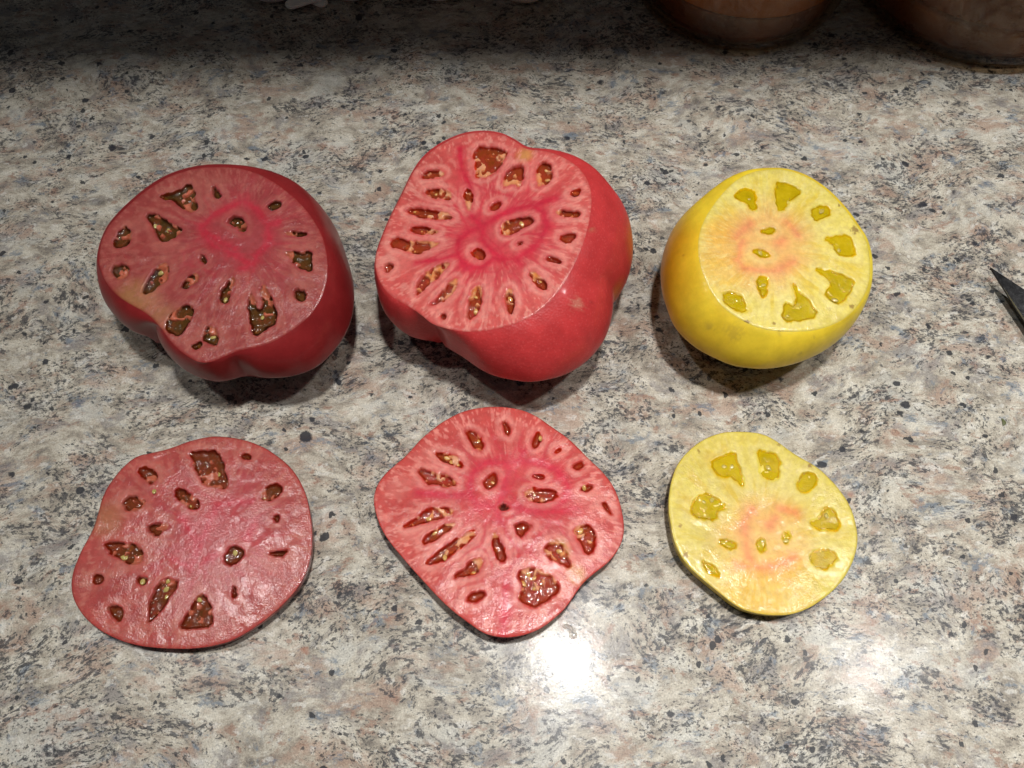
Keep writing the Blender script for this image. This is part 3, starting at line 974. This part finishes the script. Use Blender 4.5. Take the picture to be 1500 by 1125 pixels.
PAL1 = dict(deep=(0.27, 0.035, 0.034), sect=0.55, flesh=(0.35, 0.050, 0.054), outer=(0.31, 0.062, 0.050), pale=(0.48, 0.16, 0.12), core=(0.50, 0.02, 0.045), rim=(0.30, 0.018, 0.016),
            inner=(0.17, 0.05, 0.02), pulp=(0.60, 0.16, 0.09), pulp2=(0.42, 0.10, 0.05), skin=(0.25, 0.019, 0.020), wall=0.32, seam=0.25, fib=0.32, dash=0.4, corew=0.0017, coref=0.75)
PAL2 = dict(deep=(0.53, 0.055, 0.055), sect=0.4, flesh=(0.62, 0.085, 0.09), outer=(0.62, 0.115, 0.09), pale=(0.80, 0.32, 0.26), core=(0.58, 0.022, 0.05), rim=(0.50, 0.04, 0.035),
            inner=(0.42, 0.065, 0.035), pulp=(0.82, 0.42, 0.26), pulp2=(0.70, 0.22, 0.03), skin=(0.52, 0.042, 0.043), wall=0.55, seam=0.5, fib=0.4, dash=0.6, corew=0.0022, coref=0.95)
PAL3 = dict(deep=(0.70, 0.49, 0.045), sect=0.7, flesh=(0.74, 0.57, 0.15), outer=(0.73, 0.61, 0.125), pale=(0.80, 0.68, 0.26), core=(0.78, 0.20, 0.10), rim=(0.66, 0.48, 0.05),
            inner=(0.62, 0.47, 0.010), pulpf=0.55, pulp=(0.90, 0.77, 0.36), pulp2=(0.80, 0.62, 0.12), skin=(0.76, 0.55, 0.035), wall=0.35, seam=0.0, fib=0.35, dash=0.3, corew=0.0026, coref=0.62)
PAL4 = dict(PAL1, deep=(0.33, 0.04, 0.038), flesh=(0.42, 0.060, 0.063), outer=(0.42, 0.08, 0.06), pale=(0.56, 0.21, 0.155), inner=(0.25, 0.055, 0.028), rim=(0.42, 0.035, 0.03), skin=(0.36, 0.03, 0.028))
PAL5 = dict(PAL2, deep=(0.47, 0.043, 0.04), flesh=(0.55, 0.060, 0.058), outer=(0.55, 0.082, 0.062), rim=(0.56, 0.06, 0.05), skin=(0.50, 0.05, 0.05))
PAL6 = dict(PAL3, flesh=(0.66, 0.50, 0.125), outer=(0.64, 0.53, 0.095), pale=(0.74, 0.62, 0.23), deep=(0.62, 0.42, 0.035))

RED = flesh_material('dark_red_flesh')
WETRED = flesh_material('wet_dark_red_flesh', 1.0, 0.85)
PINK = flesh_material('pink_red_flesh', 1.0, 0.30)
YEL = flesh_material('yellow_flesh', 0.9, 0.5, 0.3, (0.004, 0.003, 0.001))
GEL1 = gel_material('olive_brown_gel', [(0.30, (0.065, 0.042, 0.011)), (0.50, (0.13, 0.055, 0.015)), (0.70, (0.23, 0.055, 0.02))], 0.35, (0.6, 0.38, 0.14))
GEL2 = gel_material('orange_brown_gel', [(0.30, (0.30, 0.075, 0.015)), (0.50, (0.40, 0.065, 0.026)), (0.70, (0.46, 0.055, 0.04))], 0.45, (0.95, 0.5, 0.3))
GEL3 = gel_material('yellow_green_gel', [(0.30, (0.50, 0.37, 0.005)), (0.50, (0.62, 0.46, 0.008)), (0.70, (0.72, 0.54, 0.02))], 0.35, (0.97, 0.85, 0.2))
GEL4 = gel_material('red_brown_gel', [(0.30, (0.13, 0.055, 0.016)), (0.50, (0.22, 0.055, 0.02)), (0.70, (0.32, 0.055, 0.03))], 0.42, (0.8, 0.42, 0.2))
SK1 = skin_material('dark_red_skin', 0.30, 0.16, (1.35, 1.5, 1.5), 0.25, 0.05)
SK2 = skin_material('pink_red_skin', 0.38, 0.10, (1.15, 1.8, 1.7), 0.6, 0.2)
SK3 = skin_material('yellow_skin', 0.32, 0.16, (1.05, 1.08, 1.3), 0.25, 0.06)
SEED1 = seed_mesh('seed', plain_material('yellow_green_seed', (0.48, 0.38, 0.12), 0.12, 0, 0.25, 500, 0.1, 0.8))
SEED2 = seed_mesh('seed', plain_material('orange_seed', (0.62, 0.34, 0.10), 0.12, 0, 0.25, 500, 0.1, 0.8))
SEED3 = seed_mesh('seed', plain_material('straw_seed', (0.56, 0.42, 0.09), 0.12, 0, 0.25, 500, 0.1, 0.8))

# fruit
cut_tomato(T1, PAL1, dict(flesh=RED, gel=GEL1, skin=SK1), SEED1, 1)
cut_tomato(T2, PAL2, dict(flesh=PINK, gel=GEL2, skin=SK2), SEED2, 2)
cut_tomato(T3, PAL3, dict(flesh=YEL, gel=GEL3, skin=SK3), SEED3, 3)
tomato_slice(S1, PAL4, dict(flesh=WETRED, gel=GEL4, skin=SK1), SEED1, 4)
tomato_slice(S2, PAL5, dict(flesh=PINK, gel=GEL2, skin=SK2), SEED2, 5)
tomato_slice(S3, PAL6, dict(flesh=YEL, gel=GEL3, skin=SK3), SEED3, 6)


# ------------------------------------------------------------------ brown glass jars behind
BROWN = tinted_glass('brown_glass', (0.90, 0.76, 0.58), 0.035)
AMBER = plain_material('amber_syrup', (0.46, 0.23, 0.015), 0.25, 0, 0.06, 60, 0.05)
DARKC = plain_material('dark_brown_syrup', (0.15, 0.07, 0.03), 0.3, 0, 0.06, 60, 0.05)


def glass_jar(px, py, R, label, content, cz):
    f = at(px, py)
    c = (f[0], f[1] + R * 0.9, 0.0)
    root = thing('glass_jar', label, 'jar', c, 'brown glass jars')
    k = 0.0075
    prof = [(0, 0.0012), (R * 0.82, 0.0012), (R * 0.86, 0.0), (R * 0.92, 0.0012), (R * 0.965, 0.006), (R * 0.99, 0.013), (R, 0.022), (R * 1.0, 0.06),
            (R * 0.99, 0.10), (R * 0.95, 0.125), (R * 0.86, 0.145), (R * 0.74, 0.155), (R * 0.70, 0.162), (R * 0.70, 0.18),
            (R * 0.70 - 0.004, 0.18), (R * 0.70 - 0.004, 0.162), (R * 0.86 - 0.005, 0.141), (R * 0.95 - 0.005, 0.12), (R - 0.006, 0.09), (R - 0.004, 0.03), (R - 0.004, 0.022), (R * 0.99 - 0.004, 0.014), (R * 0.965 - 0.004, 0.009), (R * 0.90, 0.0055), (0, 0.005)]
    b = bm_obj('body', lathe(prof, 96), BROWN, root)
    b.location = c
    b.matrix_parent_inverse = Matrix.Translation(-Vector(c))
    wall = [(R * 0.89, 0.0059), (R * 0.965 - 0.0045, 0.0094), (R * 0.99 - 0.0045, 0.0142), (R - 0.0045, 0.022)]
    e = bm_obj('sediment', lathe([(0, 0.0054)] + wall + [(R - 0.0045, cz), (0, cz)], 64), DARKC, root)
    e.location = c
    e.matrix_parent_inverse = Matrix.Translation(-Vector(c))
    p2 = [(0, cz + 0.0003), (R - 0.0045, cz + 0.0003), (R - 0.0062, 0.085), (R - 0.008, 0.1), (0, 0.1)]
    s = bm_obj('contents', lathe(p2, 64), content, root)
    s.location = c
    s.matrix_parent_inverse = Matrix.Translation(-Vector(c))
    p3 = [(R * 0.70 + 0.0004, 0.165), (R * 0.74, 0.165), (R * 0.745, 0.167), (R * 0.745, 0.181), (R * 0.73, 0.1835), (0, 0.1835), (0, 0.1805), (R * 0.70 + 0.0004, 0.1805)]
    l = bm_obj('lid', lathe(p3, 64), plain_material('dull_tin', (0.25, 0.24, 0.22), 0.35, 0.9), root)
    l.location = c
    l.matrix_parent_inverse = Matrix.Translation(-Vector(c))
    return root


glass_jar(1092, 76, 0.064, 'brown glass jar with amber contents showing through its base', AMBER, 0.0235)
glass_jar(1470, 99, 0.078, 'darker, larger brown glass jar with no amber showing', DARKC, 0.0265)

# ------------------------------------------------------------------ white plastic at the back
WHITE = plain_material('white_plastic', (0.88, 0.89, 0.83), 0.45, 0, 0.06, 80, 0.03)
tray_root = thing('egg_tray', 'white plastic tray with a row of rounded cups at the back of the counter', 'tray',
                  tuple(at(580, -60)))
cup_me = None
for r in range(2):
    for i, (px, py) in enumerate(((395, 9), (512, 7), (642, 7), (769, 10))):
        f = at(px, py, 0.004)
        rr = 0.0215
        if cup_me is None:
            prof = [(0, 0.0), (0.008, 0.0), (0.0145, 0.0025), (0.019, 0.008), (0.0212, 0.016), (0.022, 0.028), (0.0207, 0.028), (0.0198, 0.016), (0.0175, 0.009), (0.0135, 0.004), (0, 0.0016)]
            c0 = bm_obj('cup', lathe(prof, 40), WHITE, tray_root)
            cup_me = c0.data; o = c0
        else:
            o = bpy.data.objects.new('cup', cup_me); COL.objects.link(o); o.parent = tray_root
        o.matrix_parent_inverse = Matrix.Translation(-Vector(tray_root.location))
        o.location = (f[0], f[1] + 0.0195 + 0.047 * r, 0.0)
x0, y0 = at(395, 3)[:2]; x1, y1 = at(769, 3)[:2]
bmr = box_bm(x0 - 0.02, x1 + 0.02, y0 + 0.018, y0 + 0.07, 0.0245, 0.0262, 0.0006)
bm_obj('rim', bmr, WHITE, tray_root)


def strip_from(px_a, px_b, wid, th, z, label):
    """flat bar with half-round ends, from the photographed end back towards the tray"""
    a = at(*px_a, z); b = at(*px_b, z)
    d = (b - a)[:2]; L = np.linalg.norm(d); d /= L; p = np.array([-d[1], d[0]])
    out = []
    for k in range(13):
        t = math.pi / 2 + math.pi * k / 12
        out.append(a[:2] + d * (wid / 2 + wid / 2 * math.cos(t)) + p * (wid / 2 * math.sin(t)))
    for k in range(13):
        t = -math.pi / 2 + math.pi * k / 12
        out.append(b[:2] + d * (wid / 2 * math.cos(t)) + p * (wid / 2 * math.sin(t)))
    bm = bmesh.new()
    vs = [bm.verts.new((q[0], q[1], z)) for q in out]
    f = bm.faces.new(vs)
    r = bmesh.ops.extrude_face_region(bm, geom=[f])
    bmesh.ops.translate(bm, verts=[e for e in r['geom'] if isinstance(e, bmesh.types.BMVert)], vec=(0, 0, th))
    bmesh.ops.recalc_face_normals(bm, faces=bm.faces)
    bmesh.ops.bevel(bm, geom=[e for e in bm.edges if abs(e.verts[0].co.z - e.verts[1].co.z) < 1e-6], offset=th * 0.3, segments=2, affect='EDGES')
    o = bm_obj('plastic_strip', bm, WHITE, None, smooth=False)
    return tag(o, label, 'strip')


strip_from((479, 9), (425, -14), 0.0075, 0.0022, 0.0, 'short white plastic strip with rounded end, under a longer one')
strip_from((419, 11), (520, -20), 0.0078, 0.0022, 0.0023, 'white plastic strip with rounded end lying across another strip')

# ------------------------------------------------------------------ knife
STEEL = plain_material('dark_steel', (0.004, 0.004, 0.005), 0.2, 0.0, 0.15, 300, 0.03)
EDGE = plain_material('bright_steel', (0.45, 0.45, 0.43), 0.3, 0.9, 0.1, 400, 0.03)
HAND = plain_material('black_handle', (0.012, 0.012, 0.013), 0.45, 0, 0.2, 200, 0.05)


def knife():
    zt = 0.0065
    tip = at(1450, 393, zt)
    back = [tip] + [at(*q, zt + dz) for q, dz in (((1500, 426), 0.0008), ((1570, 476), 0.0012), ((1690, 580), 0.002), ((1900, 780), 0.003))]
    edge = [tip] + [at(*q, zt - 0.0025 + dz) for q, dz in (((1500, 472), 0.001), ((1545, 541), 0.0012), ((1640, 660), 0.002), ((1840, 850), 0.003))]
    root = thing('kitchen_knife', 'dark pointed kitchen knife blade resting on the granite', 'knife', (float(back[-1][0]), float(back[-1][1]), 0))
    bm = bmesh.new()
    T = 0.0016
    up = []; dn = []
    for a, b in zip(back, edge):
        up.append((bm.verts.new(a + (0, 0, T / 2)), bm.verts.new(b + (0, 0, 0.0002))))
        dn.append((bm.verts.new(a - (0, 0, T / 2)), bm.verts.new(b - (0, 0, 0.0002))))
    for i in range(len(up) - 1):
        bm.faces.new((up[i][0], up[i][1], up[i + 1][1], up[i + 1][0]))
        bm.faces.new((dn[i][0], dn[i + 1][0], dn[i + 1][1], dn[i][1]))
        bm.faces.new((up[i][0], up[i + 1][0], dn[i + 1][0], dn[i][0]))
        bm.faces.new((up[i][1], dn[i][1], dn[i + 1][1], up[i + 1][1]))
    bmesh.ops.recalc_face_normals(bm, faces=bm.faces)
    bm_obj('blade', bm, STEEL, root, smooth=False)
    # ground edge bevel: a thin bright strip along the lower border
    bm = bmesh.new()
    for i in range(len(edge) - 1):
        q = []
        for j in (i, i + 1):
            inn = (back[j] - edge[j]); inn = inn / (np.linalg.norm(inn) + 1e-9) * (0.0009 if j else 0.0)
            q.append((edge[j] + (0, 0, 0.0004), edge[j] + inn + (0, 0, 0.0009)))
        vs = [bm.verts.new(v) for v in (q[0][0], q[1][0], q[1][1], q[0][1])]
        if i == 0:
            bm.verts.remove(vs[3]); vs = vs[:3]
        bm.faces.new(vs)
    bm_obj('cutting_edge', bm, EDGE, root, smooth=False)
    a, b = back[-1], edge[-1]
    d = (back[-1] - back[-2]); d[2] = 0; d /= np.linalg.norm(d)
    m = (a + b) / 2; wv = (a - b); wv[2] = 0; wv /= np.linalg.norm(wv)
    bm = bmesh.new()
    rows = []
    for t, hw, ht in ((-0.004, .009, .004), (0.0, .011, .0065), (0.02, .011, .0075), (0.05, .0125, .0085), (0.09, .0115, .008), (0.11, .013, .009), (0.118, .009, .006)):
        row = []
        for k in range(14):
            an = 2 * math.pi * k / 14
            c = m + d * t
            row.append(bm.verts.new((c[0] + wv[0] * hw * math.cos(an), c[1] + wv[1] * hw * math.cos(an), 0.0092 + ht * math.sin(an))))
        rows.append(row)
    for r1, r2 in zip(rows, rows[1:]):
        for k in range(14):
            bm.faces.new((r1[k], r1[(k + 1) % 14], r2[(k + 1) % 14], r2[k]))
    bm.faces.new(rows[0]); bm.faces.new(rows[-1])
    bmesh.ops.recalc_face_normals(bm, faces=bm.faces)
    bm_obj('handle', bm, HAND, root)


knife()

# ------------------------------------------------------------------ juice drop and scrap
def blob_path(name, pts, rad, flat, mat, label, cat):
    """a drop lying along a bent path, flat underneath"""
    P = [at(*p)[:2] for p in pts]
    bm = bmesh.new(); rows = []
    n = 14
    N = 28
    ts = np.linspace(0, len(P) - 1, N)
    P = np.array(P)
    path = np.stack([np.interp(ts, range(len(P)), P[:, i]) for i in (0, 1)], 1)
    for _ in range(6):
        path[1:-1] = (path[:-2] + 2 * path[1:-1] + path[2:]) / 4
    for i in range(N):
        d = path[min(i + 1, N - 1)] - path[max(i - 1, 0)]; d /= np.linalg.norm(d)
        p = np.array([-d[1], d[0]])
        s = i / (N - 1)
        r = np.interp(s, np.linspace(0, 1, len(rad)), rad) * math.sqrt(max(0.02, 1 - (2 * s - 1) ** 6))
        rows.append([bm.verts.new((*(path[i] + p * r * math.cos(math.pi * k / n)), 0.0002 + r * flat * math.sin(math.pi * k / n))) for k in range(n + 1)])
    for a, b in zip(rows, rows[1:]):
        for k in range(n):
            bm.faces.new((a[k], a[k + 1], b[k + 1], b[k]))
        bm.faces.new((a[n], a[0], b[0], b[n]))
    bm.faces.new(rows[0]); bm.faces.new(rows[-1])
    bmesh.ops.recalc_face_normals(bm, faces=bm.faces)
    return tag(bm_obj(name, bm, mat), label, cat)


blob_path('juice_drop', [(823, 917), (834, 919), (839, 926), (840, 936)], [0.0008, 0.0012, 0.0015, 0.0019], 0.5, tinted_glass('clear_juice', (0.97, 0.96, 0.94), 0.05),
          'small clear bent drop of juice beside the pink tomato slice', 'drop')
blob_path('leaf_scrap', [(1467, 613), (1471, 619), (1469, 624)], [0.0003, 0.0009, 0.0003], 0.4,
          plain_material('dry_leaf', (0.09, 0.10, 0.03), 0.6), 'tiny dark green scrap of leaf on bare granite', 'scrap')
